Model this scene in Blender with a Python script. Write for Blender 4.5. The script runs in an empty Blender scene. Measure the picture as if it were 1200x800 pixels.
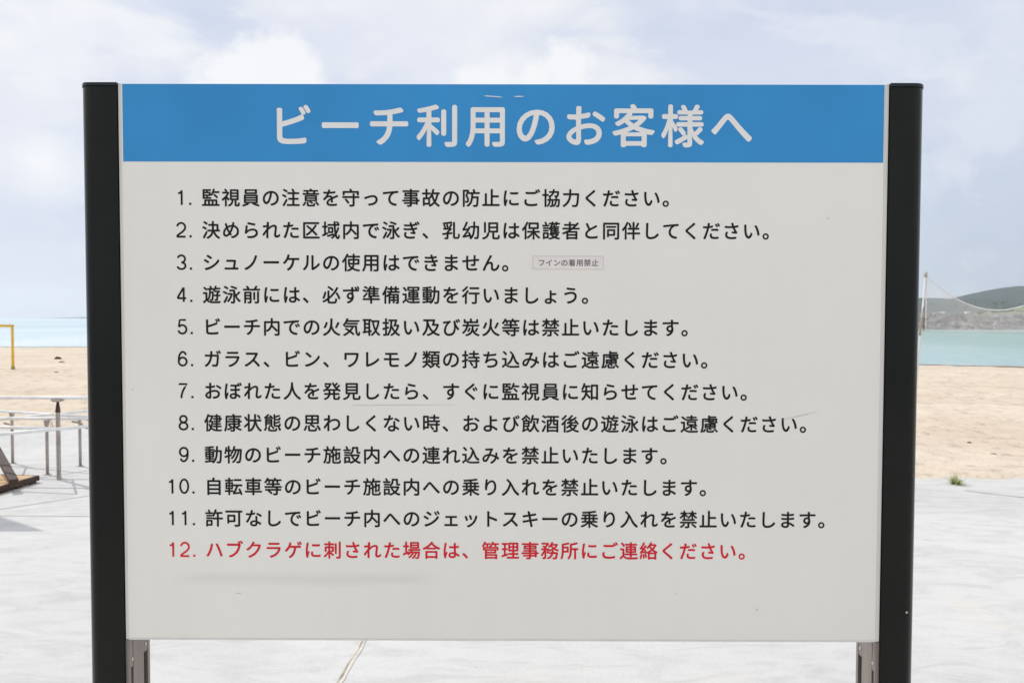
import bpy, bmesh, math, random
from mathutils import Vector, Matrix, noise
random.seed(7)
C = bpy.context.scene.collection
S = bpy.context.scene
R = math.radians

# ------------------------------------------------------------------ camera
CAM = Vector((0.02745, 0.0, 1.6))
PITCH, YAW, ROLL, F = 0.0312119, -0.0029138, -0.0023245, 847.706
def cam_axes():
    def tr(p):
        x, y, z = p
        x, y = x*math.cos(YAW)-y*math.sin(YAW), x*math.sin(YAW)+y*math.cos(YAW)
        f = y*math.cos(PITCH)-z*math.sin(PITCH); u = y*math.sin(PITCH)+z*math.cos(PITCH)
        x, u = x*math.cos(ROLL)-u*math.sin(ROLL), x*math.sin(ROLL)+u*math.cos(ROLL)
        return (x, u, -f)
    e = [tr((1,0,0)), tr((0,1,0)), tr((0,0,1))]
    return Matrix([e[0], e[1], e[2]])          # rows = world axes, columns = camera axes
cd = bpy.data.cameras.new('camera'); cam = bpy.data.objects.new('camera', cd); C.objects.link(cam)
cam.matrix_world = Matrix.Translation(CAM) @ cam_axes().to_4x4()
cd.sensor_width = 36; cd.lens = F/1200*36; cd.clip_start = 0.05; cd.clip_end = 20000
cd.dof.use_dof = True; cd.dof.focus_distance = 1.74; cd.dof.aperture_fstop = 9
S.camera = cam

# ------------------------------------------------------------------ light
SUN_EL, SUN_AZ = 52, math.degrees(math.atan2(-.83, .55))
S.view_settings.view_transform = 'Standard'; S.view_settings.look = 'None'
S.cycles.volume_bounces = 3; S.view_settings.exposure = 0; S.view_settings.gamma = 1
W = bpy.data.worlds.new('World'); S.world = W; W.use_nodes = True
def build_world():
    nt = W.node_tree; N = nt.nodes; L = nt.links
    bg = N['Background']; bg.inputs[1].default_value = 0.1
    sky = N.new('ShaderNodeTexSky'); sky.sky_type = 'NISHITA'; sky.sun_disc = False
    sky.sun_elevation = R(SUN_EL); sky.sun_rotation = R(SUN_AZ); sky.air_density = 1.2; sky.dust_density = 2.5
    tc = N.new('ShaderNodeTexCoord')
    sp = N.new('ShaderNodeSeparateXYZ'); L.new(tc.outputs['Generated'], sp.inputs[0])
    def M(op, a, b=None, clamp=False):
        n = N.new('ShaderNodeMath'); n.operation = op; n.use_clamp = clamp
        for i, v in enumerate((a, b)):
            if v is None: continue
            if isinstance(v, (int, float)): n.inputs[i].default_value = v
            else: L.new(v, n.inputs[i])
        return n.outputs[0]
    zz = M('MAXIMUM', sp.outputs[2], 0.0)
    k = M('DIVIDE', 1.0, M('ADD', zz, 0.28))
    cb = N.new('ShaderNodeCombineXYZ')
    L.new(M('MULTIPLY', sp.outputs[0], k), cb.inputs[0]); L.new(M('MULTIPLY', sp.outputs[1], k), cb.inputs[1])
    L.new(M('MULTIPLY', zz, 2.2), cb.inputs[2])
    def noi(scale, detail, rough, off, dist=0.0):
        mp = N.new('ShaderNodeMapping'); mp.inputs['Location'].default_value = off
        L.new(cb.outputs[0], mp.inputs[0])
        n = N.new('ShaderNodeTexNoise'); n.inputs['Scale'].default_value = scale; n.inputs['Detail'].default_value = detail
        n.inputs['Roughness'].default_value = rough; n.inputs['Distortion'].default_value = dist
        L.new(mp.outputs[0], n.inputs['Vector']); return n.outputs[0]
    def ramp(x, pts):
        r = N.new('ShaderNodeValToRGB'); L.new(x, r.inputs[0]); e = r.color_ramp.elements
        while len(e) > 1: e.remove(e[0])
        e[0].position = pts[0][0]; e[0].color = pts[0][1]+(1,)
        for p, c in pts[1:]:
            q = e.new(p); q.color = c+(1,)
        return r.outputs[0]
    def mix(f, a, b, bt='MIX'):
        n = N.new('ShaderNodeMix'); n.data_type = 'RGBA'; n.blend_type = bt
        if isinstance(f, (int, float)): n.inputs[0].default_value = f
        else: L.new(f, n.inputs[0])
        for i, v in ((6, a), (7, b)):
            if isinstance(v, tuple): n.inputs[i].default_value = v+(1,)
            else: L.new(v, n.inputs[i])
        return n.outputs[2]
    big = noi(1.5, 8, .52, (3.1, 1.7, .4), .35)
    cloud = ramp(big, [(.34, (5.9, 6.7, 8.3)), (.45, (7.0, 7.5, 8.8)), (.54, (8.5, 8.7, 9.3)), (.66, (9.8, 9.8, 9.8))])
    puff = noi(3.2, 9, .55, (7.3, 2.2, 5.1), .25)
    pf = ramp(puff, [(.52, (0, 0, 0)), (.60, (1, 1, 1))])
    cloud = mix(M('MULTIPLY', pf, .55), cloud, (9.9, 9.9, 9.9))
    # towards the horizon the layer greys and flattens
    hz = ramp(zz, [(0.0, (.8, .8, .8)), (.14, (.25, .25, .25)), (.45, (0, 0, 0))])
    cloud = mix(hz, cloud, (6.7, 7.1, 8.3))
    def dirv(px, py):
        v = Vector(((px-602.5)/848, 1.0, (373-py)/848)); return v.normalized()
    dn = N.new('ShaderNodeTexNoise'); dn.inputs['Scale'].default_value = 9; dn.inputs['Detail'].default_value = 7; dn.inputs['Roughness'].default_value = .6
    L.new(tc.outputs['Generated'], dn.inputs['Vector'])
    dn2 = N.new('ShaderNodeTexNoise'); dn2.inputs['Scale'].default_value = 26; dn2.inputs['Detail'].default_value = 5
    L.new(tc.outputs['Generated'], dn2.inputs['Vector'])
    wob = M('ADD', M('MULTIPLY', M('SUBTRACT', dn.outputs[0], .5), .16), M('MULTIPLY', M('SUBTRACT', dn2.outputs[0], .5), .05))
    def blob(px, py, r, soft, k=1.0):
        d = N.new('ShaderNodeVectorMath'); d.operation = 'DISTANCE'; L.new(tc.outputs['Generated'], d.inputs[0]); d.inputs[1].default_value = dirv(px, py)
        dd = M('ADD', d.outputs['Value'], M('MULTIPLY', wob, k))
        return M('DIVIDE', M('SUBTRACT', r/848, dd), soft/848, True)
    # heavy grey bank low on the right, lilac shade low on the left, bright cumulus tops beyond the board
    for px, py, r, soft, kk, c_, amt in ((1190, 300, 250, 210, 4.0, (4.9, 5.7, 7.3), .8), (1130, 160, 60, 50, 3.0, (8.6, 8.9, 9.5), .6), (1010, 330, 120, 80, 4.0, (6.0, 6.8, 8.1), .5), (20, 300, 230, 190, 2.0, (6.6, 7.1, 8.6), .7), (900, 60, 170, 150, 2.2, (7.4, 7.7, 9.0), .6), (470, 20, 140, 110, 2.2, (7.7, 8.0, 9.1), .5), (1150, 90, 190, 150, 2.4, (7.4, 7.9, 9.1), .55)):
        cloud = mix(M('MULTIPLY', blob(px, py, r, soft, kk), amt), cloud, c_)
    pm = None
    for px, py, r in ((668, 92, 40), (632, 104, 34), (575, 108, 34), (700, 108, 26), (322, 96, 52), (265, 104, 30), (60, 190, 60)):
        b_ = blob(px, py, r, 14 if r != 60 else 60, .7); pm = b_ if pm is None else M('MAXIMUM', pm, b_)
    cloud = mix(M('MULTIPLY', pm, .8), cloud, (9.9, 9.9, 9.95))
    col = mix(.07, cloud, sky.outputs[0])
    L.new(col, bg.inputs[0])
build_world()
sl = bpy.data.lights.new('sun', 'SUN'); sun = bpy.data.objects.new('sun', sl); C.objects.link(sun)
sl.energy = 2.1; sl.angle = R(0.6); sl.color = (1, .965, .9)
ca, sa = math.cos(R(SUN_EL)), math.sin(R(SUN_EL))
sun.rotation_euler = Vector((.8336*ca, -.5524*ca, -sa)).to_track_quat('-Z', 'Y').to_euler()
sun.location = (-20, 14, 30)

# ------------------------------------------------------------------ helpers
def tag(o, label=None, cat=None, group=None, kind=None):
    if label: o['label'] = label
    if cat: o['category'] = cat
    if group: o['group'] = group
    if kind: o['kind'] = kind
    return o
def empty(name, loc, label, cat, group=None, rz=0):
    o = bpy.data.objects.new(name, None); C.objects.link(o); o.location = loc; o.rotation_euler.z = rz
    o.empty_display_size = .1
    tag(o, label, cat, group); return o
def obj(name, me, mat=None, parent=None, smooth=False):
    if isinstance(me, bmesh.types.BMesh):
        bm = me; me = bpy.data.meshes.new(name); bm.to_mesh(me); bm.free()
    o = bpy.data.objects.new(name, me); C.objects.link(o)
    if mat and not me.materials: me.materials.append(mat)
    if smooth:
        for p in me.polygons: p.use_smooth = True
    if parent: o.parent = parent
    return o
def bx(bm, x0, x1, y0, y1, z0, z1, bev=0):
    vs = [bm.verts.new((x, y, z)) for x in (x0, x1) for y in (y0, y1) for z in (z0, z1)]
    fs = [bm.faces.new([vs[i] for i in f]) for f in ((0,1,3,2),(4,6,7,5),(0,4,5,1),(2,3,7,6),(0,2,6,4),(1,5,7,3))]
    if bev:
        es = list({e for f in fs for e in f.edges})
        bmesh.ops.bevel(bm, geom=es, offset=bev, segments=2, affect='EDGES', profile=.5)
    return vs
def tube(bm, pts, r, n=10, caps=True, flat=1.0):
    pts = [Vector(p) for p in pts]; rings = []
    for i, p in enumerate(pts):
        a = pts[max(i-1, 0)]; b = pts[min(i+1, len(pts)-1)]
        d = (b-a).normalized(); up = Vector((0, 0, 1)) if abs(d.z) < .95 else Vector((0, 1, 0))
        s = d.cross(up).normalized(); u = s.cross(d)
        rr = r[i] if isinstance(r, (list, tuple)) else r
        rings.append([bm.verts.new(p+(s*math.cos(2*math.pi*k/n)+u*math.sin(2*math.pi*k/n)*flat)*rr) for k in range(n)])
    for A, B in zip(rings, rings[1:]):
        for k in range(n): bm.faces.new((A[k], A[(k+1) % n], B[(k+1) % n], B[k]))
    if caps:
        bm.faces.new(rings[0][::-1]); bm.faces.new(rings[-1])
def prism(bm, prof, z0, z1):
    a = [bm.verts.new((x, y, z0)) for x, y in prof]; b = [bm.verts.new((x, y, z1)) for x, y in prof]
    n = len(prof)
    for i in range(n): bm.faces.new((a[i], a[(i+1) % n], b[(i+1) % n], b[i]))
    f1 = bm.faces.new(a[::-1]); f2 = bm.faces.new(b)
    bmesh.ops.triangulate(bm, faces=[f1, f2])
    bmesh.ops.recalc_face_normals(bm, faces=bm.faces[:])

class Mat:
    def __init__(s, name, col, rough=.6, spec=.5, metal=0):
        s.m = bpy.data.materials.new(name); s.m.use_nodes = True
        s.nt = s.m.node_tree; s.N = s.nt.nodes; s.L = s.nt.links; s.b = s.N['Principled BSDF']
        s.b.inputs['Base Color'].default_value = tuple(col)+(1,); s.b.inputs['Roughness'].default_value = rough
        s.b.inputs['Specular IOR Level'].default_value = spec; s.b.inputs['Metallic'].default_value = metal
        s.tc = s.N.new('ShaderNodeTexCoord'); s.co = s.tc.outputs['Object']; s.c = tuple(col); s.h = None
    def noise(s, scale, detail=4, rough=.55, stretch=(1, 1, 1), off=(0, 0, 0), dist=0):
        mp = s.N.new('ShaderNodeMapping'); mp.inputs['Scale'].default_value = stretch; mp.inputs['Location'].default_value = off
        s.L.new(s.co, mp.inputs[0]); n = s.N.new('ShaderNodeTexNoise')
        n.inputs['Scale'].default_value = scale; n.inputs['Detail'].default_value = detail; n.inputs['Roughness'].default_value = rough
        n.inputs['Distortion'].default_value = dist
        s.L.new(mp.outputs[0], n.inputs['Vector']); return n.outputs[0]
    def ramp(s, x, pts):
        r = s.N.new('ShaderNodeValToRGB'); s.L.new(x, r.inputs[0]); e = r.color_ramp.elements
        while len(e) > 1: e.remove(e[0])
        e[0].position = pts[0][0]; c = pts[0][1]; e[0].color = (c if isinstance(c, tuple) else (c, c, c))+(1,)
        for p, c in pts[1:]:
            q = e.new(p); q.color = (c if isinstance(c, tuple) else (c, c, c))+(1,)
        return r.outputs[0]
    def mix(s, f, a, b, bt='MIX'):
        n = s.N.new('ShaderNodeMix'); n.data_type = 'RGBA'; n.blend_type = bt
        if isinstance(f, (int, float)): n.inputs[0].default_value = f
        else: s.L.new(f, n.inputs[0])
        for i, v in ((6, a), (7, b)):
            if isinstance(v, tuple): n.inputs[i].default_value = v+(1,)
            else: s.L.new(v, n.inputs[i])
        return n.outputs[2]
    def math(s, op, a, b=0.0, clamp=False):
        n = s.N.new('ShaderNodeMath'); n.operation = op; n.use_clamp = clamp
        for i, v in enumerate((a, b)):
            if isinstance(v, (int, float)): n.inputs[i].default_value = v
            else: s.L.new(v, n.inputs[i])
        return n.outputs[0]
    def color(s, x): s.L.new(x, s.b.inputs['Base Color']); return s
    def rough(s, x): s.L.new(x, s.b.inputs['Roughness']); return s
    def bump(s, x, strength=.3, dist=.01):
        n = s.N.new('ShaderNodeBump'); n.inputs['Strength'].default_value = strength; n.inputs['Distance'].default_value = dist
        s.L.new(x, n.inputs['Height'])
        if s.h: s.L.new(s.h, n.inputs['Normal'])
        s.h = n.outputs[0]; s.L.new(s.h, s.b.inputs['Normal']); return s
    def vary(s, scale, amt, detail=4, stretch=(1, 1, 1)):
        c = s.c; lo = tuple(v*(1-amt) for v in c); hi = tuple(min(v*(1+amt), .95) for v in c)
        return s.color(s.ramp(s.noise(scale, detail, stretch=stretch), [(.3, lo), (.7, hi)]))

# ------------------------------------------------------------------ materials
def concrete_mat():
    m = Mat('pale_concrete', (.6, .6, .59), .85, .3)
    a = m.ramp(m.noise(.55, 6, .6, dist=.8), [(.3, (.63, .62, .597)), (.52, (.685, .675, .653)), (.72, (.725, .712, .688))])
    sw = m.ramp(m.noise(2.2, 5, .6, (1, 2.8, 1), dist=1.6), [(.36, .84), (.52, .97), (.62, 1.0)])
    a = m.mix(.8, a, sw, 'MULTIPLY')
    fine = m.ramp(m.noise(60, 3, .7), [(.3, .9), (.6, 1.0)]); a = m.mix(.8, a, fine, 'MULTIPLY')
    sand = m.ramp(m.noise(1.1, 6, .65, off=(4, 2, 0)), [(.60, 0.0), (.72, .45)])
    a = m.mix(sand, a, (.74, .67, .56))
    sp = m.ramp(m.noise(38, 2, .5, off=(1, 7, 0)), [(.72, 0.0), (.76, .4)]); a = m.mix(sp, a, (.38, .36, .33))
    m.color(a); m.bump(m.noise(2.2, 5, .6, (1, 2.8, 1), dist=1.6), .3, .012); m.bump(m.noise(90, 3), .25, .004); return m.m
def sand_mat():
    m = Mat('coral_sand', (.68, .56, .42), .95, .15)
    a = m.ramp(m.noise(.35, 6, .6), [(.3, (.72, .59, .45)), (.55, (.80, .68, .54)), (.75, (.84, .75, .62))])
    b = m.ramp(m.noise(5, 5, .65, (1, .6, 1)), [(.36, .68), (.46, .93), (.6, 1.0)]); a = m.mix(.8, a, b, 'MULTIPLY')
    d = m.ramp(m.noise(14, 3, .6, off=(2, 3, 0)), [(.68, 0.0), (.74, .35)]); a = m.mix(d, a, (.36, .27, .19))
    g = m.ramp(m.noise(220, 2), [(.3, .9), (.7, 1.05)]); a = m.mix(.6, a, g, 'MULTIPLY')
    m.color(a); m.bump(m.noise(5, 5, .6), .6, .08); m.bump(m.noise(16, 4, .65), .8, .03); return m.m
def water_mat():
    m = Mat('shallow_sea_water', (.3, .5, .5), .16, .5); m.b.inputs['IOR'].default_value = 1.33
    sx = m.N.new('ShaderNodeSeparateXYZ'); m.L.new(m.co, sx.inputs[0])
    lag = m.ramp(m.noise(.035, 5, .6, (1, .35, 1)), [(.3, (.25, .42, .35)), (.55, (.31, .49, .41)), (.7, (.39, .56, .47))])
    op = m.ramp(m.noise(.02, 6, .6, (1, .25, 1)), [(.3, (.42, .62, .66)), (.5, (.55, .72, .75)), (.62, (.70, .82, .84))])
    fac = m.math('DIVIDE', m.math('ADD', sx.outputs[0], -8.0), 40.0, True)
    m.color(m.mix(fac, op, lag))
    m.bump(m.noise(.9, 5, .6, (1, 1.8, 1)), .8, .35); m.bump(m.noise(5, 4, .6), .3, .04); return m.m
def panel_mat():
    m = Mat('off_white_sign_face', (.79, .77, .71), .38, .35)
    a = m.ramp(m.noise(2.2, 4, .5), [(.3, (.84, .80, .71)), (.7, (.875, .835, .75))])
    a = m.mix(.5, a, m.ramp(m.noise(9, 4, .6, (1, 1, .12)), [(.3, .965), (.6, 1.0)]), 'MULTIPLY')
    sx = m.N.new('ShaderNodeSeparateXYZ'); m.L.new(m.co, sx.inputs[0])
    # worn ghost of a removed line of print, low on the left
    wob = m.math('MULTIPLY', m.math('ADD', m.noise(7, 4), -.5), .022)
    dz = m.math('ABSOLUTE', m.math('ADD', m.math('ADD', sx.outputs[2], -.978), wob))
    dx = m.math('ABSOLUTE', m.math('ADD', sx.outputs[0], .47))
    fz = m.math('SUBTRACT', 1.0, m.math('DIVIDE', dz, .021), True)
    fx = m.math('MULTIPLY', m.math('SUBTRACT', .33, dx), 12.0, True)
    g = m.math('MULTIPLY', m.math('MULTIPLY', fz, fx), .24)
    a = m.mix(g, a, (.52, .50, .47))
    sp = m.ramp(m.noise(26, 2, .5, off=(3, 3, 3)), [(.80, 0.0), (.815, .4)]); a = m.mix(sp, a, (.3, .29, .26))
    m.color(a); m.bump(m.noise(120, 2), .03, .001); return m.m
def simple(name, col, rough=.5, spec=.5, metal=0, sc=6, amt=.08, bump=0, bsc=40, st=(1, 1, 1)):
    m = Mat(name, col, rough, spec, metal); m.vary(sc, amt, stretch=st)
    if bump: m.bump(m.noise(bsc, 3), bump, .004)
    return m.m
MT = dict(
    concrete=concrete_mat(), sand=sand_mat(), water=water_mat(), panel=panel_mat(),
    blue=simple('blue_vinyl', (.038, .275, .58), .35, .25, sc=3, amt=.07),
    white_print=simple('white_print', (.83, .80, .745), .45, sc=9, amt=.03),
    black_print=simple('black_print', (.010, .010, .009), .5, .2, sc=9, amt=.1),
    red_print=simple('red_print', (.68, .016, .03), .5, .2, sc=9, amt=.1),
    post=simple('dark_green_paint', (.0088, .0094, .0070), .24, .18, sc=2.5, amt=.3, bump=.05),
    cap=simple('dark_green_cap', (.010, .017, .016), .4, .3, sc=6, amt=.2),
    channel=simple('bronze_anodised_aluminium', (.25, .215, .19), .45, .5, .35, sc=30, amt=.15, st=(1, 1, .1)),
    alu=simple('pale_aluminium_trim', (.72, .69, .63), .45, .4, 0, sc=20, amt=.06, st=(1, 1, .1)),
    dark=simple('slot_shade_black', (.004, .005, .004), .9, .05),  # flat black for the shade inside the post slots
    screw=simple('screw_steel', (.55, .52, .45), .35, .5, .8),
    sticker=simple('aged_white_sticker', (.84, .78, .72), .5, .4, sc=40, amt=.05),
    grey_print=simple('grey_print', (.12, .11, .10), .5),
    scratch=simple('scratch_grey', (.56, .54, .50), .6), scratchw=simple('scratch_pale', (.72, .72, .70), .6),
    steel=simple('galvanised_steel', (.86, .85, .82), .42, .5, .05, sc=14, amt=.12),
    steel_d=simple('weathered_steel', (.42, .37, .33), .5, .5, .4, sc=18, amt=.25),
    wood=simple('tan_wood', (.72, .47, .26), .6, .3, sc=7, amt=.2, st=(1, 8, 1), bump=.2),
    wood_d=simple('dark_stained_wood', (.055, .03, .018), .55, .4, sc=9, amt=.3),
    yellow=simple('yellow_paint', (.78, .50, .05), .45, .4, sc=3, amt=.12),
    net=simple('white_cord', (.78, .78, .78), .7, .2), pole=simple('white_paint', (.72, .73, .72), .5, .4),
    grass=simple('beach_grass', (.30, .36, .09), .7, .2, sc=30, amt=.4), dry=simple('dry_grass', (.42, .36, .15), .8, .2),
    weed=simple('dry_seaweed', (.10, .065, .04), .9, .2, sc=30, amt=.4),
    rock=simple('breakwater_rock', (.25, .235, .22), .9, .2, sc=.6, amt=.6, bump=.4, bsc=4),
    hill_far=simple('hill_woodland', (.016, .028, .026), .9, .1, sc=.03, amt=.45),
    hill_mid=simple('headland_scrub', (.075, .095, .085), .9, .1, sc=.04, amt=.5),
    hill_near=simple('grassy_slope', (.21, .27, .08), .9, .1, sc=.08, amt=.35),
    bush=simple('bush_leaves', (.05, .09, .03), .8, .2, sc=.6, amt=.5),
    wall=simple('pale_render', (.88, .87, .84), .8, .2, sc=.4, amt=.06), roof=simple('grey_roof', (.40, .38, .36), .8, .2, sc=.4, amt=.1),
    glass=simple('dark_window', (.05, .06, .08), .2, .5), foam=simple('sea_foam', (.88, .88, .86), .8, .2),
    wet=simple('wet_sand', (.42, .36, .29), .5, .4, sc=1.5, amt=.15), crack=simple('crack_filler', (.40, .35, .27), .9, .2, sc=12, amt=.4),
    filler=simple('beige_filler', (.70, .655, .575), .9, .2, sc=14, amt=.15),
    canvas=simple('beige_canvas', (.55, .47, .36), .9, .1, sc=20, amt=.06),
)

# ------------------------------------------------------------------ terrain
SEA = -.5
def shore(x): return 42.2 - .4*x if x > -26 else 52.6   # distance of the water's edge, nearer on the right
def ss(t): t = max(0, min(1, t)); return t*t*(3-2*t)
def edge_y(x):            # far edge of the concrete apron
    return 10.5 if x < -2.2 else (7.32 if x > 1.6 else 10.5-(x+2.2)/3.8*3.18)
def sand_z(x, y):
    ys = max(26, shore(x)); z = SEA*ss((y-9)/(ys-9)*.86+.02) * 1.06
    e = y-edge_y(x)
    n = noise.fractal(Vector((x*1.3, y*1.3, 0)), .8, 2.1, 4)
    if y < 60: z += n*.034*min(1, max(0, ys+1-y)*.3+.1)
    if e < .5:
        z = z + .012 - .09*ss((.12-e+noise.noise(Vector((x*2.2, 3.3, 0)))*.10)/.5) if e > -1 else -.12
    if y > ys: z -= (y-ys)*.04
    return z
def grid(xs, ys, zf):
    bm = bmesh.new(); rows = [[bm.verts.new((x, y, zf(x, y))) for x in xs] for y in ys]
    for a, b in zip(rows, rows[1:]):
        for i in range(len(xs)-1): bm.faces.new((a[i], a[i+1], b[i+1], b[i]))
    return bm
def spaced(lo, hi, near, step0, k):
    out = [near]; v = near; s = step0
    while v < hi: v += s; s *= k; out.append(min(v, hi))
    v = near; s = step0; left = []
    while v > lo: v -= s; s *= k; left.append(max(v, lo))
    return left[::-1]+out
xs = spaced(-90, 110, 4.5, .10, 1.018); xs2 = spaced(-90, 4.3, -6, .10, 1.02); xs = sorted(set([x for x in xs if x > -.5]+[x for x in xs2 if x < -.5]))
ys = [-30, -10, 0, 5, 6.2]+[6.5+.09*i for i in range(75)]
y = ys[-1]; s = .12
while y < 95: y += s; s *= 1.03; ys.append(y)
tag(obj('beach_sand', grid(xs, ys, sand_z), MT['sand'], smooth=True), kind='structure')
# concrete apron, one slab with a stepped far edge
bm = bmesh.new(); cols = [-70, -2.2]+[-2.2+3.8*i/8 for i in range(1, 8)]+[1.6, 70]; prev = None
for x in cols:
    e = edge_y(x+(1e-4 if x > 0 else -1e-4)); q = [bm.verts.new(p) for p in ((x, -40, 0), (x, e, 0), (x, e, -.3))]
    if prev: bm.faces.new((prev[0], q[0], q[1], prev[1])); bm.faces.new((prev[1], q[1], q[2], prev[2]))
    prev = q
tag(obj('concrete_pavement', bm, MT['concrete']), kind='structure')
def strip(name, pts, w, mat, z=.004, jitter=0, kind='structure'):
    bm = bmesh.new(); prev = None
    for i, (x, y) in enumerate(pts):
        a = Vector(pts[max(i-1, 0)]); b = Vector(pts[min(i+1, len(pts)-1)]); d = (b-a).normalized(); n = Vector((-d.y, d.x))
        ww = (w if not callable(w) else w(i/(len(pts)-1)))*(1+random.uniform(-jitter, jitter))/2
        l = bm.verts.new((x+n.x*ww, y+n.y*ww, z)); r = bm.verts.new((x-n.x*ww, y-n.y*ww, z))
        if prev: bm.faces.new((prev[1], r, l, prev[0]))
        prev = (l, r)
    o = obj(name, bm, mat); tag(o, kind=kind); return o
def wig(a, b, n, amp):
    out = []
    for i in range(n+1):
        t = i/n; p = Vector(a).lerp(Vector(b), t); q = noise.noise(Vector((p.x*3, p.y*3, 5)))*amp
        out.append((p.x+q, p.y+q*.5))
    return out
strip('pavement_crack_filler', wig((-.715, 3.7), (-.80, 2.6), 18, .05), lambda t: .034*(1-.4*t), MT['filler'], z=.003, jitter=.3)
strip('pavement_crack', wig((-.72, 3.65), (-.82, 2.6), 18, .05), lambda t: .005+.003*math.sin(t*20), MT['crack'], z=.007, jitter=.5)
strip('pavement_joint', wig((4.25, 6.75), (6.6, 5.1), 26, .03), .014, MT['crack'], jitter=.4)
strip('pavement_joint', wig((-9, 5.85), (-1.5, 5.75), 30, .03), .008, MT['crack'], jitter=.4)

# sea to the horizon, and the band of wet sand and foam along its edge
bm = bmesh.new(); bx(bm, -4200, 4200, 22, 4600, SEA-.6, SEA)
for f in bm.faces: pass
tag(obj('sea_water', bm, MT['water']), kind='structure')
def shorestrip(name, off, w, mat, z0, wav):
    bm = bmesh.new(); prev = None; x = -60
    while x < 60:
        yy = shore(x)+off+noise.noise(Vector((x*.35, off, 1)))*wav
        ww = w*(.6+.8*abs(noise.noise(Vector((x*.6, 9, off)))))
        a = bm.verts.new((x, yy-ww/2, z0)); b = bm.verts.new((x, yy+ww/2, z0))
        if prev: bm.faces.new((prev[0], a, b, prev[1]))
        prev = (a, b); x += .4
    tag(obj(name, bm, mat), kind='structure')
shorestrip('shore_foam', -.5, .3, MT['foam'], SEA+.03, .5)
shorestrip('wet_shore_sand', -1.0, .7, MT['wet'], SEA+.042, .6)

# ------------------------------------------------------------------ lettering
def eval_spline(sp, res=5):
    P = []
    if sp.type == 'BEZIER':
        b = sp.bezier_points; n = len(b)
        for i in range(n if sp.use_cyclic_u else n-1):
            p0, p3 = b[i], b[(i+1) % n]
            a, h1, h2, c = p0.co, p0.handle_right, p3.handle_left, p3.co
            chord = (c-a)
            straight = max(abs(chord.cross(h1-a).z), abs(chord.cross(h2-a).z)) < 1e-4*max(chord.length, 1e-6) + 1e-7
            k = 1 if straight else res
            for j in range(k):
                t = j/k; u = 1-t
                q = a*u**3+h1*3*u*u*t+h2*3*u*t*t+c*t**3
                P.append(Vector((q.x, q.y)))
    else:
        P = [Vector((p.co.x, p.co.y)) for p in sp.points]
    out = []
    for p in P:
        if not out or (p-out[-1]).length > 1e-4: out.append(p)
    if len(out) > 2 and (out[0]-out[-1]).length < 1e-4: out.pop()
    return out
def area(P): return sum(P[i].x*P[(i+1) % len(P)].y-P[(i+1) % len(P)].x*P[i].y for i in range(len(P)))/2
def inside(p, P):
    r = False; j = len(P)-1
    for i in range(len(P)):
        if (P[i].y > p.y) != (P[j].y > p.y) and p.x < (P[j].x-P[i].x)*(p.y-P[i].y)/(P[j].y-P[i].y)+P[i].x: r = not r
        j = i
    return r
def turn(a, b, c):
    u, v = b-a, c-b
    return math.atan2(u.x*v.y-u.y*v.x, u.dot(v))
def offset(P, d):
    n = len(P); out = []
    for i in range(n):
        u = (P[i]-P[i-1]).normalized(); v = (P[(i+1) % n]-P[i]).normalized()
        n1 = Vector((u.y, -u.x)); n2 = Vector((v.y, -v.x)); m = n1+n2
        if m.length < .2: m = n1
        m.normalize(); k = min(1/max(m.dot(n1), .4), 1.6)
        out.append(P[i]+m*d*k)
    return out
def rounding(P, r):
    """replace sharp outer corners of a stroke end with arcs"""
    n = len(P)
    if n < 3: return P
    seg = [(P[(i+1) % n]-P[i]).length for i in range(n)]
    sharp = [turn(P[i-1], P[i], P[(i+1) % n]) > .6 for i in range(n)]
    if not any(sharp): return P
    def walk(i, dr, dist):                # position reached going dist from corner i, stopping half way to the next corner
        L = 0; j = i
        lim = 0; q = i
        for _ in range(n):
            lim += seg[q] if dr > 0 else seg[q-1]
            q = (q+dr) % n
            if sharp[q]: lim *= .49; break
            if lim > dist*3: break
        dist = min(dist, lim); rem = dist
        while True:
            l = seg[j] if dr > 0 else seg[j-1]; k = (j+dr) % n
            if rem <= l: return P[j].lerp(P[k], rem/l), k
            rem -= l; j = k
    cut = {}
    for i in range(n):
        if sharp[i]:
            a, ka = walk(i, -1, r); b, kb = walk(i, 1, r); cut[i] = (a, ka, b, kb)
    drop = set()
    for i, (a, ka, b, kb) in cut.items():
        j = (i-1) % n
        while j != ka: drop.add(j); j = (j-1) % n
        j = (i+1) % n
        while j != kb: drop.add(j); j = (j+1) % n
    out = []
    for i in range(n):
        if i in cut:
            a, _, b, _ = cut[i]; c = P[i]
            for t in (0, .2, .4, .6, .8, 1):
                u = 1-t; w = 1.0   # rational-ish blend towards a circular arc
                w1 = .75
                den = u*u+2*u*t*w1+t*t
                out.append((a*u*u+c*2*u*t*w1+b*t*t)/den)
        elif i not in drop: out.append(P[i])
    return out
CACHE = {}
def glyph(ch, fat, rad):
    key = (ch, fat, rad)
    if key in CACHE: return CACHE[key]
    cu = bpy.data.curves.new('glyph', 'FONT'); cu.body = ch; cu.size = 1
    o = bpy.data.objects.new('glyph', cu); C.objects.link(o)
    dg = bpy.context.evaluated_depsgraph_get(); c2 = o.evaluated_get(dg).to_curve(dg)
    loops = [eval_spline(sp) for sp in c2.splines]; loops = [l for l in loops if len(l) > 2 and abs(area(l)) > 1e-5]
    o.to_curve_clear(); bpy.data.objects.remove(o); bpy.data.curves.remove(cu)
    out = []
    for i, l in enumerate(loops):
        depth = sum(inside(l[0], m) for j, m in enumerate(loops) if j != i)
        if (area(l) > 0) != (depth % 2 == 0): l = l[::-1]
        l = offset(l, fat)
        if depth % 2 and area(l) > -2e-4: continue
        out.append(rounding(l, rad))
    CACHE[key] = out; return out
bpy.context.view_layer.update()
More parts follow.
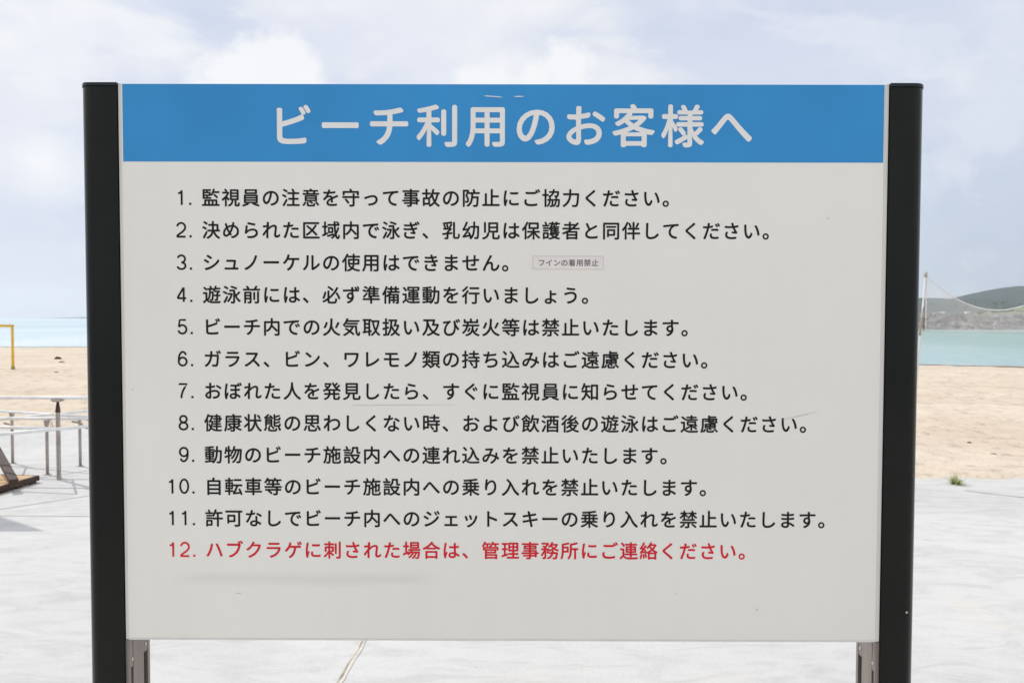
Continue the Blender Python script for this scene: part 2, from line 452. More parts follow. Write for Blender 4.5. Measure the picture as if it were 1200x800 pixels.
from mathutils.geometry import delaunay_2d_cdt
TRI = {}
def glyph_tris(ch, fat, rad):
    """fill by winding number, so that thickened strokes may touch or cross"""
    key = (ch, fat, rad)
    if key in TRI: return TRI[key]
    loops = glyph(*key); vs, es = [], []
    for l in loops:
        o = len(vs); vs += l; es += [(o+i, o+(i+1) % len(l)) for i in range(len(l))]
    V_, E_, F_, *_r = delaunay_2d_cdt([Vector(v) for v in vs], es, [], 0, 1e-5)
    keep = []
    for f in F_:
        c = (V_[f[0]]+V_[f[1]]+V_[f[2]])/3; w = 0
        for l in loops:
            x0, y0 = l[-1]
            for q in l:
                x1, y1 = q
                if (y0 > c.y) != (y1 > c.y) and c.x < (x1-x0)*(c.y-y0)/(y1-y0)+x0: w += 1 if y1 > y0 else -1
                x0, y0 = x1, y1
        if w > 0: keep.append(tuple(f))
    TRI[key] = ([tuple(v) for v in V_], keep); return TRI[key]
def text_mesh(name, items, fat, rad):
    """items: (char, x, y, size) in metres"""
    V_, F_ = [], []
    for ch, x, y, sz in items:
        v, f = glyph_tris(ch, fat, rad); o = len(V_)
        V_ += [(p[0]*sz+x, p[1]*sz+y, 0) for p in v]; F_ += [tuple(i+o for i in t) for t in f]
    me = bpy.data.meshes.new(name); me.from_pydata(V_, [], F_); return me
def upright(me, y):
    for v in me.vertices: v.co = Vector((v.co.x, y, v.co.y))
    me.name = 'lettering'; me.update(); return me
# numerals drawn as strokes
def arc(cx, cy, rx, ry, a0, a1, n=14):
    return [(cx+rx*math.cos(R(a0+(a1-a0)*i/n)), cy+ry*math.sin(R(a0+(a1-a0)*i/n))) for i in range(n+1)]
NUM = {
 '0': [arc(0, .5, .27, .46, 90, 450, 32)],
 '1': [[(-.17, .77), (-.04, .80), (.03, .87), (.055, .955)], [(.06, .97), (.06, 0)]],
 '2': [arc(0, .68, .27, .28, 170, -30, 16)+[(.12, .40), (-.10, .24), (-.24, .14), (-.28, .04)], [(-.30, .045), (.29, .045)]],
 '3': [arc(-.01, .72, .245, .24, 165, -90, 16), arc(-.01, .26, .27, .22, 90, -170, 18)],
 '4': [[(.28, .25), (-.29, .25), (-.29, .29), (.10, .94), (.12, .96)], [(.12, .96), (.12, 0)]],
 '5': [[(.24, .95), (-.17, .95), (-.23, .50)], [(-.235, .47), (-.15, .56)]+arc(0, .32, .275, .285, 105, -165, 18)],
 '6': [arc(0, .31, .265, .27, 90, 450, 28), [(.235, .76)]+arc(.0, .70, .22, .26, 20, 110, 8)+[(-.19, .80), (-.255, .60), (-.265, .36)]],
 '7': [[(-.28, .95), (.28, .95), (.10, .70), (-.04, .42), (-.10, .2), (-.115, 0)]],
 '8': [arc(0, .74, .225, .22, 90, 450, 26), arc(0, .27, .27, .235, 90, 450, 28)],
 '9': [arc(0, .67, .265, .29, 90, 450, 28), [(-.235, .21)]+arc(.0, .27, .22, .23, 200, 285, 8)+[(.18, .16), (.25, .36), (.265, .62)]],
}
def stroke(bm, P, w, y):
    P = [Vector(p) for p in P]; closed = (P[0]-P[-1]).length < 1e-4
    if closed: P = P[:-1]
    n = len(P); L = []
    for i in range(n):
        a = P[i-1] if (closed or i) else P[0]; b = P[(i+1) % n] if (closed or i < n-1) else P[-1]
        d = (b-a).normalized(); nn = Vector((-d.y, d.x))*w/2
        L.append((bm.verts.new((P[i].x+nn.x, y, P[i].y+nn.y)), bm.verts.new((P[i].x-nn.x, y, P[i].y-nn.y))))
    for i in range(n if closed else n-1):
        a, b = L[i], L[(i+1) % n]; bm.faces.new((a[1], b[1], b[0], a[0]))

# ------------------------------------------------------------------ the notice board
FY = 1.71                                    # plane of the sign's face
def sc(x, z): return (x-.02745)*1.0055+.02745, 1.6+z*1.0055
board = empty('notice_board', (0, 1.76, 0), 'large white beach rules board with blue Japanese heading between two dark green posts', 'sign board')
board_inv = Matrix.Translation((0, -1.76, 0))
def bpart(name, me, mat, parent=None, smooth=False):
    o = obj(name, me, mat, parent or board, smooth)
    if parent is None: o.location = (0, -1.76, 0)
    return o
ZT, ZB = 1.6+.5477, 1.6-.7684
bm = bmesh.new(); bx(bm, -.8954, .8929, FY, FY+.022, ZB+.0023, ZT, 0); panel = bpart('panel', bm, MT['panel'])
bm = bmesh.new(); bx(bm, -.892, .891, FY-.0006, FY-.0001, 1.6+.3672, ZT-.0003, 0); header = bpart('heading_band', bm, MT['blue'])
for sx, w in ((-1, .0060), (1, .0085)):
    bm = bmesh.new(); x1 = sx*.9015; x0 = sx*(.9015-w); bx(bm, min(x0, x1), max(x0, x1), FY-.0012, FY+.024, ZB, ZT+.001, .0004)
    bpart('side_trim', bm, MT['alu'])
bm = bmesh.new(); bx(bm, -.895, .892, FY-.0013, FY+.024, ZB-.0015, ZB+.0022, .0004); bpart('bottom_trim', bm, MT['alu'])
bm = bmesh.new(); bx(bm, -.895, .892, FY+.003, FY+.020, ZT+.0002, ZT+.0012, .0004); bpart('top_trim', bm, MT['alu'])
# heading
T = 'ビーチ利用のお客様へ'; TE = .1034*1.0055; TP = .1139*1.0055
x0, zc = sc(-.5445, .4484)
me = upright(text_mesh('heading', [(c, x0+i*TP, zc-.372*TE, TE) for i, c in enumerate(T)], .0195, .048), FY-.0011)
bpart('heading_lettering', me, MT['white_print'], header)
# the rules
ROWS = ['監視員の注意を守って事故の防止にご協力ください。', '決められた区域内で泳ぎ、乳幼児は保護者と同伴してください。', 'シュノーケルの使用はできません。',
 '遊泳前には、必ず準備運動を行いましょう。', 'ビーチ内での火気取扱い及び炭火等は禁止いたします。', 'ガラス、ビン、ワレモノ類の持ち込みはご遠慮ください。',
 'おぼれた人を発見したら、すぐに監視員に知らせてください。', '健康状態の思わしくない時、および飲酒後の遊泳はご遠慮ください。', '動物のビーチ施設内への連れ込みを禁止いたします。',
 '自転車等のビーチ施設内への乗り入れを禁止いたします。', '許可なしでビーチ内へのジェットスキーの乗り入れを禁止いたします。', 'ハブクラゲに刺された場合は、管理事務所にご連絡ください。']
EM = .0442; PT = .04685*1.0055
for k, row in enumerate(ROWS):
    x0, zc = sc(-.7052, .2815-.0755*k)
    me = upright(text_mesh('rule', [(c, x0+i*PT, zc-.372*EM, EM) for i, c in enumerate(row)], .0175, .043), FY-.0005)
    o = bpart('rule_text', me, MT['red_print'] if k == 11 else MT['black_print'])
    bm = bmesh.new(); H = .0352
    num = str(k+1)
    cx = [-.7535] if len(num) == 1 else [-.7835, -.7535]
    for c, X in zip(num, cx):
        X, _ = sc(X, 0)
        for j, P in enumerate(NUM[c]):
            stroke(bm, [(X+p[0]*H, zc-.0172+p[1]*H) for p in P], .0046, FY-.0005-.00008*j)
    X, _ = sc(-.7315, 0); q = .0026
    vs = [bm.verts.new((X+a*q, FY-.0005, zc-.0172+q+b*q)) for a, b in ((-1, -1), (1, -1), (1, 1), (-1, 1))]; bm.faces.new(vs)
    me2 = bpy.data.meshes.new('lettering'); bm.to_mesh(me2); bm.free()
    bpart('rule_number', me2, MT['red_print'] if k == 11 else MT['black_print'])
    if k == 11: o['label'] = 'rule twelve printed in red'
# the small sticker after rule three
a = sc(.0701, .1474); b = sc(.2367, .1160)
bm = bmesh.new(); bx(bm, a[0], b[0], FY-.0007, FY-.0001, b[1], a[1]); st = bpart('sticker', bm, MT['sticker'])
bm = bmesh.new()
for (x0, x1, z0, z1) in ((a[0], b[0], b[1], b[1]+.0016), (a[0], b[0], a[1]-.0016, a[1]), (a[0], a[0]+.0016, b[1]+.0016, a[1]-.0016), (b[0]-.0016, b[0], b[1]+.0016, a[1]-.0016)):
    bx(bm, x0, x1, FY-.0012, FY-.00075, z0, z1)
bpart('sticker_border', bm, simple('sticker_edge_pink', (.70, .63, .58), .5), st)
tt = 'フインの着用禁止'; sp_ = .0180
me = upright(text_mesh('s', [(c, a[0]+.0125+i*sp_, (a[1]+b[1])/2-.0068, .0175) for i, c in enumerate(tt)], .012, .03), FY-.0011)
bpart('sticker_lettering', me, MT['grey_print'], st)
def scratch(p, q, w, mat, y=FY-.0008):
    p = sc(*p); q = sc(*q); bm = bmesh.new(); n = 10; prev = None
    for i in range(n+1):
        t = i/n; x = p[0]+(q[0]-p[0])*t; z = p[1]+(q[1]-p[1])*t+noise.noise(Vector((x*30, z0_, 2)))*.001
        h = w*(.35+.65*math.sin(math.pi*min(max(t, .02), .98)))*random.uniform(.6, 1)/2
        A = bm.verts.new((x, y, z+h)); B = bm.verts.new((x, y, z-h))
        if prev: bm.faces.new((prev[1], B, A, prev[0]))
        prev = (A, B)
    bpart('scratch', bm, mat)
z0_ = 1.3
scratch((-.0435, .5175), (-.001, .5145), .0035, MT['scratchw']); scratch((.025, .5170), (.049, .5168), .0030, MT['scratchw'])
scratch((-.355, -.2045), (-.108, -.2025), .0016, MT['scratch']); scratch((.655, -.238), (.7425, -.2165), .0018, MT['scratch'])
scratch((.755, .2335), (.764, .238), .003, MT['scratch']); scratch((-.634, -.654), (-.620, -.653), .0025, MT['scratch'])
scratch((.603, -.6885), (.609, -.6885), .0035, MT['scratch']); scratch((-.875, -.17), (-.870, -.168), .003, MT['scratch'])

def post(s):
    # shell: flat towards the board, rounded outside; s = -1 left, 1 right
    prof = [(.9035, FY-.006)]
    X1 = .9975 if s < 0 else .9930
    for cx_, cy_, a0, a1 in ((X1-.034, FY-.006+.040, -90, 0), (X1-.034, FY+.097-.040, 0, 90)):
        for i in range(11):
            t = R(a0+(a1-a0)*i/10); prof.append((cx_+.034*math.cos(t), cy_+.040*math.sin(t)))
    prof.append((.9035, FY+.097))
    zt = 1.6+.5495-.0088
    bm = bmesh.new(); prism(bm, [(x*s, y) for x, y in prof], 0, zt)
    p = bpart('post', bm, MT['post'], smooth=False)
    m = p.modifiers.new('edge', 'BEVEL'); m.width = .0015; m.segments = 2; m.limit_method = 'ANGLE'; m.angle_limit = R(50)
    for f in p.data.polygons: f.use_smooth = abs(f.normal.z) < .5
    # cap
    bm = bmesh.new(); cpf = [((x+(.0009 if x > .95 else -.001))*s, (y-FY-.045)*1.035+FY+.045) for x, y in prof]
    prism(bm, cpf, zt+.001, zt+.009); c = bpart('post_cap', bm, MT['cap'], p)
    c.modifiers.new('edge', 'BEVEL').width = .002
    # inner aluminium channel with two grooves
    # the channel face with grooves sunk behind it
    z_top = ZB-.002
    bm = bmesh.new()
    g = [(.0, .0040), (.0145, .0640), (.0830, .0940)]       # raised lands between grooves
    for a_, b_ in g:
        bx(bm, *(sorted((s*.9033, s*.893))), FY+a_+.0004, FY+b_, 0, z_top)
    ch = bpart('channel', bm, MT['channel'], p)
    bm = bmesh.new()
    for a_, b_ in ((.0040, .0145), (.0640, .0830)): bx(bm, *(sorted((s*.9034, s*.9022))), FY+a_, FY+b_, 0, z_top)
    bpart('groove_shade_strip', bm, MT['dark'], p)  # black strips at the groove bottoms paint in the shade of the open slots
    for (a_, b_, zb) in ((.0042, .0143, .7595 if s < 0 else .756), (.0642, .0828, .768 if s < 0 else .763)):
        bm = bmesh.new(); bx(bm, *(sorted((s*.9021, s*.8938))), FY+a_, FY+b_, zb, z_top-.001); bpart('groove_cover', bm, MT['channel'], p)
        bm = bmesh.new(); xc = s*.8938
        tube(bm, [(xc, FY+(a_+b_)/2, zb+.018), (xc-s*.0016, FY+(a_+b_)/2, zb+.018)], .0042, 12); bpart('screw', bm, MT['screw'], p)
    if s > 0:
        bm = bmesh.new(); tube(bm, [(1.0078, FY+.045, 1.35-.02*abs(t)) if 0 else (.9923+.0015*math.cos(t*1.57), FY+.030+.012*(1-t*t), 1.330+t*.075) for t in [i/8-1 for i in range(17)]], .0013, 6)
        bpart('pale_edge_strip', bm, MT['alu'], p)  # thin pale bowed strip along the outer edge
    for zz, xx in ((.905, .963),):
        if s > 0:
            bm = bmesh.new(); tube(bm, [(s*xx, FY-.0055, zz), (s*xx, FY-.0075, zz)], .0026, 10); bpart('rivet', bm, MT['screw'], p)
    return p
post(-1); post(1)

# ------------------------------------------------------------------ left background: tube frames, handrail, deck
def G(px, Y): return CAM.x+(px-602.5)/848*Y      # world x of a photo column at distance Y (placement arithmetic only)
def tube_frame(label, rails, legs, cross=()):
    base = legs[0]
    t = empty('tubular_bench_frame', (base[0], base[1], 0), label, 'steel frame', 'galvanised tube frames on the pavement')
    def P(x, y, z): return (x-base[0], y-base[1], z)
    for r in rails:
        bm = bmesh.new(); tube(bm, [P(*q) for q in r], .0150, 10); obj('rail', bm, MT['steel'], t, True)
    for x, y, z in legs:
        bm = bmesh.new(); tube(bm, [P(x, y, 0), P(x, y, z-.015)], .0145, 10); l = obj('leg', bm, MT['steel_d'], t, True)
        bm = bmesh.new(); tube(bm, [P(x, y, 0), P(x, y, .006)], .034, 14); obj('foot_plate', bm, MT['steel_d'], l)
        bm = bmesh.new(); tube(bm, [P(x, y, z-.07), P(x, y, z-.012)], [.019, .027], 10); obj('socket', bm, MT['steel_d'], l)
    for q in cross:
        bm = bmesh.new(); tube(bm, [P(*v) for v in q], .011, 8); obj('brace', bm, MT['steel_d'], t, True)
    return t
h = .57
tube_frame('nearest galvanised tube frame, its level rail on the post beside the handrail post',
    [[(G(-60, 7.36), 7.36, h), (G(130, 7.36), 7.36, h)], [(G(-60, 6.9), 6.9, h-.01), (G(58, 6.76), 6.76, h-.01)]],
    [(G(51.5, 7.33), 7.33, h), (G(-50, 7.36), 7.36, h)], [[(G(58, 6.76), 6.76, h-.01), (G(56, 7.36), 7.36, h-.02)]])
tube_frame('rear galvanised tube frame whose thin post stands left of the handrail post',
    [[(G(-50, 8.15), 8.15, h), (G(130, 7.42), 7.42, h-.005)]],
    [(G(10.5, 7.9), 7.9, h), (G(-45, 8.13), 8.13, h)], [[(G(10.5, 7.9), 7.9, .42), (G(2, 7.5), 7.5, .50)]])
tube_frame('right galvanised tube frame with slanting rails and a post beside the board post',
    [[(G(-10, 7.25), 7.25, h), (G(135, 8.2), 8.2, h+.004)], [(G(-40, 6.2), 6.2, h), (G(130, 7.0), 7.0, h)]],
    [(G(90.5, 7.75), 7.75, h-.01), (G(128, 7.0), 7.0, h), (G(-38, 6.22), 6.22, h)],
    [[(G(82, 7.5), 7.5, h-.05), (G(90, 7.6), 7.6, h-.075), (G(99, 7.5), 7.5, h-.12)], [(G(90.5, 7.75), 7.75, h-.035), (G(108, 7.3), 7.3, h-.03)]])
Y = 7.1; hr = empty('handrail', (G(65, Y), Y, 0), 'tall galvanised handrail on a square post rising above the tube frames', 'handrail')
x0 = G(65, Y)
bm = bmesh.new(); tube(bm, [(-1.6, .02, .812), (1.5, -.02, .812)], .0165, 12); obj('rail', bm, MT['steel'], hr, True)
bm = bmesh.new(); bx(bm, -.015, .015, -.015, .015, 0, .67, .003); pp = obj('post', bm, MT['steel_d'], hr)
bm = bmesh.new(); tube(bm, [(0, 0, .67), (0, 0, .70), (0, 0, .775)], [.024, .021, .010], 12); obj('neck', bm, MT['wood_d'], pp, True)
bm = bmesh.new(); tube(bm, [(0, 0, .775), (0, 0, .786), (0, 0, .797)], [.04, .060, .060], 16, flat=1); obj('saddle', bm, MT['steel_d'], pp)
for sx in (-1.45, 1.4):
    bm = bmesh.new(); bx(bm, sx-.0225, sx+.0225, -.0225, .0225, 0, .797, .004); obj('post', bm, MT['steel_d'], hr)

# low wooden deck with dark edges, partly out of frame
deck = empty('wooden_deck', (-5.34, 6.45, 0), 'low tan plank deck with dark edge boards on the pavement at far left', 'deck')
deck.rotation_euler.z = R(-6)
def dk(name, args, mat, bev=.003, par=None):
    bm = bmesh.new(); bx(bm, *args, bev); return obj(name, bm, mat, par or deck)
for i in range(11): dk('plank', (-.7, .665, -.585+i*.107, -.585+i*.107+.1, .05, .068), MT['wood'])
dk('side_board', (.668, .70, -.60, .60, .022, .070), MT['wood_d']); dk('side_board', (-.735, -.703, -.60, .60, .022, .078), MT['wood_d'])
dk('end_board', (-.70, .665, .595, .62, .022, .066), MT['wood_d']); dk('end_board', (-.70, .665, -.62, -.595, .022, .078), MT['wood_d'])
for i in range(7): dk('foot_block', (.672, .69, -.52+i*.17, -.45+i*.17, 0, .021), MT['wood_d'], .002)
bm = bmesh.new(); bx(bm, -.52, .52, -.035, .035, 0, .045, .004); cb_ = obj('cross_bar', bm, MT['wood_d'], deck); cb_.location = (.40, .52, .165); cb_.rotation_euler = (0, R(9), R(-41))

# made-up, unseen sail at left, added to throw the pointed shadow on the pavement
A_, B_, D3 = Vector((-4.79, 6.23, 1.98)), Vector((-6.95, 7.60, 2.3)), Vector((-7.4, 6.15, 2.1))
sa_ = empty('added_shadow_sail', (A_.x, A_.y, 0), 'beige triangular sail added out of view to cast a pointed shadow', 'added shadow caster')
bm = bmesh.new(); n = 10; gridv = {}
for i in range(n+1):
    for j in range(n+1-i):
        u, v = i/n, j/n; w = 1-u-v; p = A_*w+B_*u+D3*v; p.z -= .9*u*v*w*3; gridv[i, j] = bm.verts.new(p-Vector((A_.x, A_.y, 0)))
for i in range(n):
    for j in range(n-i):
        bm.faces.new((gridv[i, j], gridv[i+1, j], gridv[i, j+1]))
        if j < n-i-1: bm.faces.new((gridv[i+1, j], gridv[i+1, j+1], gridv[i, j+1]))
cn = obj('shadow_canopy', bm, MT['canvas'], sa_, True); cn.modifiers.new('cloth', 'SOLIDIFY').thickness = .004
for P_ in (B_, D3):
    q = P_-Vector((A_.x, A_.y, 0)); bm = bmesh.new(); tube(bm, [(q.x-.08, q.y, 0), (q.x-.08, q.y, q.z+.1)], .025, 12); obj('pole', bm, MT['steel'], sa_, True)
bm = bmesh.new(); tube(bm, [(0, 0, 1.98), (-.02, .01, 0)], .003, 6); obj('guy_cord', bm, MT['net'], sa_)

# ------------------------------------------------------------------ goal, net
gx, gy = G(13, 24.5), 24.5; gz = sand_z(gx, gy)
goal = empty('beach_goal', (gx, gy, gz), 'yellow tubular beach goal standing on the sand near the water', 'goal')
for x in (0, -3.0):
    bm = bmesh.new(); tube(bm, [(x, 0, -.2), (x, 0, 1.50)], .042, 12); pst = obj('goal_post', bm, MT['yellow'], goal, True)
    bm = bmesh.new(); tube(bm, [(x, 0, 0), (x, 0, .12)], .06, 12); obj('foot_sleeve', bm, simple('worn_olive', (.36, .33, .10), .7), pst)
bm = bmesh.new(); tube(bm, [(-3.055, 0, 1.50), (.042, 0, 1.50)], .042, 12); obj('crossbar', bm, MT['yellow'], goal, True)

NY = 14.8
vb = empty('beach_volleyball_net', (G(1084, NY), NY, 0), 'white sagging net on leaning white poles at the right of the board', 'net')
wx = G(1251, NY)-G(1084, NY)
zt0 = 1.6+(372-321)*NY/848; zsag = 1.6+(372-360.5)*NY/848; zbot0 = 1.6+(372-384.5)*NY/848
def topz(t): return zsag+(zt0-zsag)*(2*t-1)**2
def botz(t): return zbot0-.02*(1-(2*t-1)**2)
bm = bmesh.new(); tube(bm, [(-.20, 0, -.2), (-.02, 0, zt0+.05)], .018, 12); pl = obj('pole', bm, MT['pole'], vb, True)
bm = bmesh.new(); tube(bm, [(-.022, 0, zt0-.02), (-.018, 0, zt0+.075)], .028, 12); obj('pole_cap', bm, MT['steel_d'], pl, True)
bm = bmesh.new(); tube(bm, [(-.115, 0, 1.28), (-.06, 0, 1.85)], .022, 10); obj('foam_sleeve', bm, MT['steel_d'], pl, True)
bm = bmesh.new(); tube(bm, [(wx+.20, 0, -.2), (wx+.02, 0, zt0+.05)], .018, 12); pl = obj('pole', bm, MT['pole'], vb, True)
bm = bmesh.new(); tube(bm, [(wx+.022, 0, zt0-.02), (wx+.018, 0, zt0+.075)], .028, 12); obj('pole_cap', bm, MT['steel_d'], pl, True)
bm = bmesh.new(); tube(bm, [(wx*i/40, 0, topz(i/40)) for i in range(41)], .012, 8); obj('top_band', bm, MT['net'], vb, True)
bm = bmesh.new(); tube(bm, [(wx*i/40, 0, botz(i/40)) for i in range(41)], .006, 6); obj('bottom_cord', bm, MT['net'], vb, True)
for x in (0, wx):
    bm = bmesh.new(); tube(bm, [(x, 0, zbot0), (x, 0, zt0)], .012, 6); obj('side_cord', bm, MT['net'], vb, True)
bm = bmesh.new(); cell = .06
n = int(wx/cell)
def npt(u, v): t = u/wx; t = max(0, min(1, t)); return (t*wx, .02*math.sin(7*t+v*2), botz(t)+(topz(t)-botz(t))*v)
rows = 14
for i in range(-rows, n+1):
    for sgn in (1, -1):
        P = []
        for j in range(rows+1):
            u = (i+j if sgn > 0 else i+rows-j)*cell
            if 0 <= u <= wx: P.append(npt(u, j/rows))
        if len(P) > 1: tube(bm, P, .0034, 3, False)
tag(obj('mesh_cords', bm, MT['net'], vb), kind='stuff')

# ------------------------------------------------------------------ beach things
def tuft(name, x, y, z, n, hgt, label, cat, grp=None, mats=('grass', 'dry')):
    t = empty(name, (x, y, z), label, cat, grp)
    for mk, frac in ((mats[0], .75), (mats[1], .25)):
        bm = bmesh.new()
        for _ in range(int(n*frac)):
            a = random.uniform(0, 6.283); r = random.uniform(.15, 1)*hgt*1.25; hh = hgt*random.uniform(.35, 1)*(1.15-.5*r/hgt/1.25)
            bx0 = random.gauss(0, .018); by0 = random.gauss(0, .018); w = random.uniform(.0025, .005)
            P = [Vector((bx0+math.cos(a)*r*t_**1.3, by0+math.sin(a)*r*t_**1.3, hh*(t_-.35*t_*t_*(r/hgt)))) for t_ in (0, .35, .7, 1)]
            s = Vector((-math.sin(a), math.cos(a), 0)); prev = None
            for p, ww in zip(P, (w, w, w*.7, .0004)):
                q = (bm.verts.new(p-s*ww), bm.verts.new(p+s*ww))
                if prev: bm.faces.new((prev[0], prev[1], q[1], q[0]))
                prev = q
        obj('blade_cluster', bm, MT[mk], t)
    return t
tuft('grass_tuft', G(1123, 7.02), 7.02, 0, 80, .115, 'small green grass tuft growing at the pavement edge right of the board', 'grass tuft')
wl = [(66, 417, .15, .11, 'dark dry seaweed clump on the sand near the waterline at left'), (70, 423, .10, .05, 'flat seaweed scrap just below the dark clump'),
      (64, 437, .07, .04, 'small brown scrap on open sand below the seaweed clumps'), (1138, 515, .03, .015, 'brown debris scrap on sand near the grass tuft'), (1167, 529, .038, .016, 'dark debris scrap on sand right of the grass tuft')]
for px, py, w_, hh, lab in wl:
    yy = 848*1.75/(py-372)if py < 450 else 848*1.6/(py-372); xx = G(px, yy)
    bm = bmesh.new(); bmesh.ops.create_icosphere(bm, subdivisions=3, radius=1)
    for v in bm.verts:
        k = 1+.45*noise.fractal(v.co*2.3+Vector((px, 0, 0)), .8, 2, 3); v.co = Vector((v.co.x*k*w_, v.co.y*k*w_*.6, max(v.co.z*k*hh, -.02)))
    o = obj('beach_debris', bm, MT['weed']); o.location = (xx, yy, sand_z(xx, yy)); tag(o, lab, 'debris', 'debris scraps on the beach')

# ------------------------------------------------------------------ breakwater and far land
def rockmesh(seed):
    bm = bmesh.new(); bmesh.ops.create_icosphere(bm, subdivisions=1, radius=1)
    for v in bm.verts: v.co *= 1+.3*noise.noise(v.co*1.4+Vector((seed*7.7, 0, 0)))
    return [v.co.copy() for v in bm.verts], [[v.index for v in f.verts] for f in bm.faces]
RK = [rockmesh(i) for i in range(8)]
V, Fc = [], []
def bw_line(t): return 28+t*190, 168+6*math.sin(t*3)-t*22
for i in range(2600):
    t = random.random(); x, y = bw_line(t); u = random.random()
    top = 2.75+.35*noise.noise(Vector((x*.12, 0, 0))); endf = min(1, (t+.002)*14)
    d = (1-u)*5.2; z = SEA-.3+(top-SEA)*u*endf
    if random.random() < .25: d = -random.random()*3; z = SEA+(top-SEA)*endf-.25
    r = random.uniform(.45, 1.25); rot = Matrix.Rotation(random.uniform(0, 6.28), 3, random.choice('XYZ')) @ Matrix.Diagonal((r*random.uniform(.8, 1.3), r, r*random.uniform(.7, 1.1)))
    vs, fs = random.choice(RK); o = len(V)
    V += [tuple(rot @ v+Vector((x, y-d, z-r*.4))) for v in vs]; Fc += [[k+o for k in f] for f in fs]
me = bpy.data.meshes.new('breakwater_rocks'); me.from_pydata(V, [], Fc)
bw = obj('breakwater_rocks', me, MT['rock']); tag(bw, 'long grey rock breakwater across the lagoon', 'breakwater', kind='stuff')
bm = bmesh.new(); prev = None
for i in range(41):
    x, y = bw_line(i/40); e = min(1, (i/40+.002)*14); q = [bm.verts.new(p) for p in ((x, y-5, SEA-.5), (x, y-1, SEA+2.2*e), (x, y+3, SEA+2.2*e), (x, y+8, SEA-.5))]
    if prev:
        for a, b in zip(range(3), range(1, 4)): bm.faces.new((prev[a], q[a], q[b], prev[b]))
    prev = q
tag(obj('breakwater_core', bm, MT['rock']), kind='structure')
bm = bmesh.new()
prev = None
for i in range(30):
    t = .50+i/29*.5; x, y = bw_line(t); w_ = 2.5+7*ss(i/12)
    q = (bm.verts.new((x, y-6.5-w_, SEA+.01)), bm.verts.new((x, y-6.0, SEA+.15)), bm.verts.new((x, y-3.0, SEA+.5)))
    if prev: bm.faces.new((prev[0], q[0], q[1], prev[1])); bm.faces.new((prev[1], q[1], q[2], prev[2]))
    prev = q
tag(obj('breakwater_sand_strip', bm, MT['foam']), kind='structure')

HF = {}
def hill(name, prof, dist, depth, mat, amp, base=SEA-1.5, nx=90, ny=16, seed=0):
    """prof: list of (photo column, height in metres at the ridge) read left to right"""
    def top(px):
        for (a, ha), (b, hb) in zip(prof, prof[1:]):
            if a <= px <= b: return ha+(hb-ha)*ss((px-a)/(b-a))
        return prof[0][1] if px < prof[0][0] else prof[-1][1]
    def zf(px, v):
        y = dist+v*depth; x = G(px, dist+.5*depth)
        k = math.sin(min(1, v*2)*math.pi/2) if v < .5 else math.cos((v-.5)*math.pi)**1
        k = k**.8 if k > 0 else 0
        return x, y, base+(top(px)-base)*k+amp*noise.fractal(Vector((x*6/depth+seed, y*6/depth, 0)), .7, 2.2, 5)*min(1, k*2)
    HF[name] = zf
    bm = bmesh.new(); rows = []
    a, b = prof[0][0], prof[-1][0]
    for j in range(ny+1): rows.append([bm.verts.new(zf(a+(b-a)*i/nx, j/ny)) for i in range(nx+1)])
    for r0, r1 in zip(rows, rows[1:]):
        for i in range(nx): bm.faces.new((r0[i], r0[i+1], r1[i+1], r1[i]))
    o = obj(name, bm, mat, smooth=True); tag(o, kind='structure'); return zf
def hh(py, d): return 1.6+(372-py)*d/848
hill('far_hill', [(960, -2), (1050, 40), (1122, hh(347, 2600)), (1150, hh(340, 2600)), (1172, hh(335, 2600)), (1192, hh(332.5, 2600)), (1225, hh(335, 2600)), (1300, hh(345, 2600)), (1400, 20), (1460, -2)], 2200, 800, MT['hill_far'], 5, seed=3)
hill('headland', [(860, -2), (930, 6), (1000, hh(352, 1500)), (1080, hh(346.5, 1500)), (1120, hh(347.5, 1500)), (1160, hh(352, 1500)), (1260, hh(353, 1500)), (1380, 10), (1440, -2)], 1200, 600, MT['hill_mid'], 3.0, seed=9)
hill('grassy_slope', [(1118, -2), (1134, hh(368, 560)), (1150, hh(363.5, 560)), (1172, hh(361, 560)), (1200, hh(357.5, 560)), (1250, hh(352, 560)), (1350, 9), (1420, -2)], 500, 120, MT['hill_near'], .8, seed=5)
hill('distant_land', [(40, -2), (62, .5), (84, 3.5), (100, 5), (160, 7), (260, 4), (330, -2)], 3600, 300, MT['hill_far'], 1.0, seed=1)
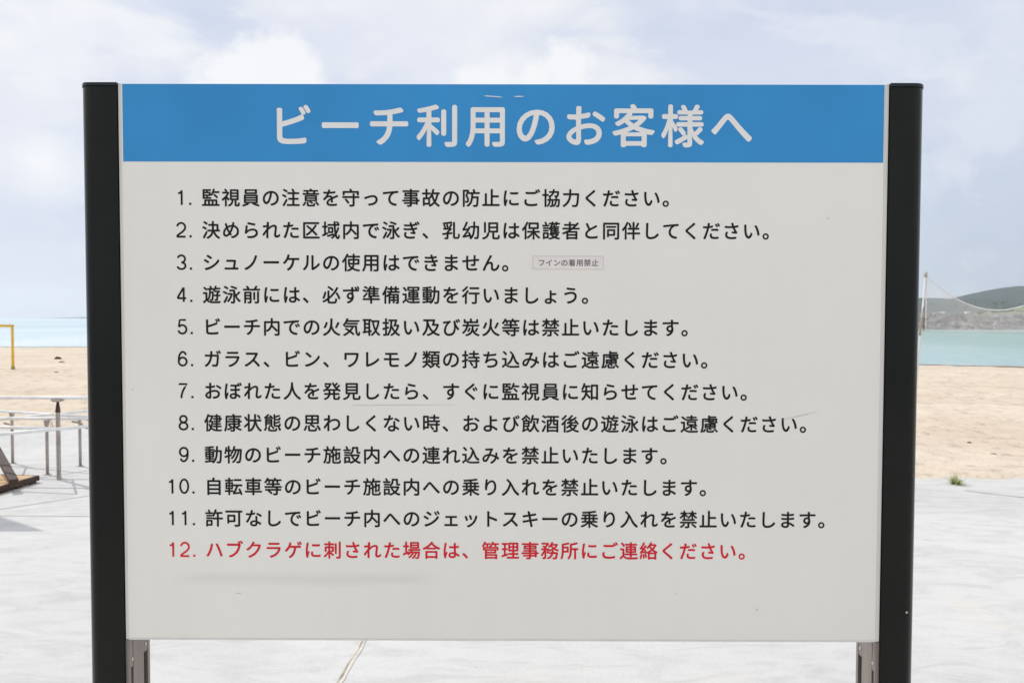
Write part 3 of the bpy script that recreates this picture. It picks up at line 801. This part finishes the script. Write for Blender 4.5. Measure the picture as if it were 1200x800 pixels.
# woodland clumps on the slopes
V, Fc = [], []
def bush(x, y, z, r):
    for _ in range(7):
        vs, fs = random.choice(RK); o = len(V); rr = r*random.uniform(.35, .7)
        off = Vector((random.uniform(-1, 1)*r, random.uniform(-1, 1)*r, random.uniform(0, .6)*r))
        V.extend([tuple(v*rr+off+Vector((x, y, z))) for v in vs]); Fc.extend([[k+o for k in f] for f in fs])
for i in range(150):
    px = random.uniform(1140, 1330); v = random.choice([random.uniform(.02, .5), random.uniform(.35, .55)]); x, y, z = HF['grassy_slope'](px, v)
    if noise.noise(Vector((px*.06, v*4, 0))) > -.05: bush(x, y, z, random.uniform(1, 2.4))
for i in range(120):
    px = random.uniform(1040, 1320); v = random.uniform(.05, .3); x, y, z = HF['headland'](px, v); bush(x, y, z-1, random.uniform(1.5, 3))
me = bpy.data.meshes.new('scrub_bushes'); me.from_pydata(V, [], Fc)
tag(obj('scrub_bushes', me, MT['bush']), 'dark bushes scattered over the slopes behind the breakwater', 'bushes', kind='stuff')
# white houses at the foot of the headland
HS = [(1097, 366.5, 7, 5.0, 'leftmost white house at the foot of the headland behind the net'), (1104, 365.3, 6, 6.0, 'second white house from the left at the foot of the headland'),
      (1111, 367, 5, 3.6, 'small low white house between the pairs behind the net'), (1121, 367.3, 6, 3.2, 'low white house left of the long pale block behind the net'),
      (1129, 366.8, 12, 4.6, 'long pale block at the right end of the white houses'), (1134, 363.8, 6, 3.6, 'white house standing highest on the slope at right')]
for px, py, w_, hgt, lab in HS:
    d = 1180; x = G(px, d); z = 1.6+(372-py)*d/848-hgt*.35
    t = empty('white_house', (x, d, z), lab, 'house', 'white houses below the headland')
    bm = bmesh.new(); bx(bm, -w_/2, w_/2, 0, 7, -8, hgt); wl_ = obj('wall', bm, MT['wall'], t)
    bm = bmesh.new(); bx(bm, -w_/2-.3, w_/2+.3, -.3, 7.3, hgt+.01, hgt+.45); obj('roof', bm, MT['roof'], t)
    for k in range(max(2, int(w_/2.4))):
        xx = -w_/2+1.1+k*(w_-2.2)/max(1, max(2, int(w_/2.4))-1)
        bm = bmesh.new(); bx(bm, xx-.5, xx+.5, -.05, .05, hgt*.45, hgt*.45+1.2); obj('window', bm, MT['glass'], t)

# ------------------------------------------------------------------ sea air
bm = bmesh.new(); bx(bm, -4300, 4300, -60, 4700, SEA-2.2, 175)
m = bpy.data.materials.new('sea_haze'); m.use_nodes = True; nt = m.node_tree; nt.nodes.clear()
out = nt.nodes.new('ShaderNodeOutputMaterial'); pv = nt.nodes.new('ShaderNodeVolumePrincipled')
pv.inputs['Color'].default_value = (.95, .96, 1, 1); pv.inputs['Density'].default_value = .00013; pv.inputs['Anisotropy'].default_value = .2
nt.links.new(pv.outputs[0], out.inputs['Volume'])
tag(obj('haze', bm, m), kind='stuff')
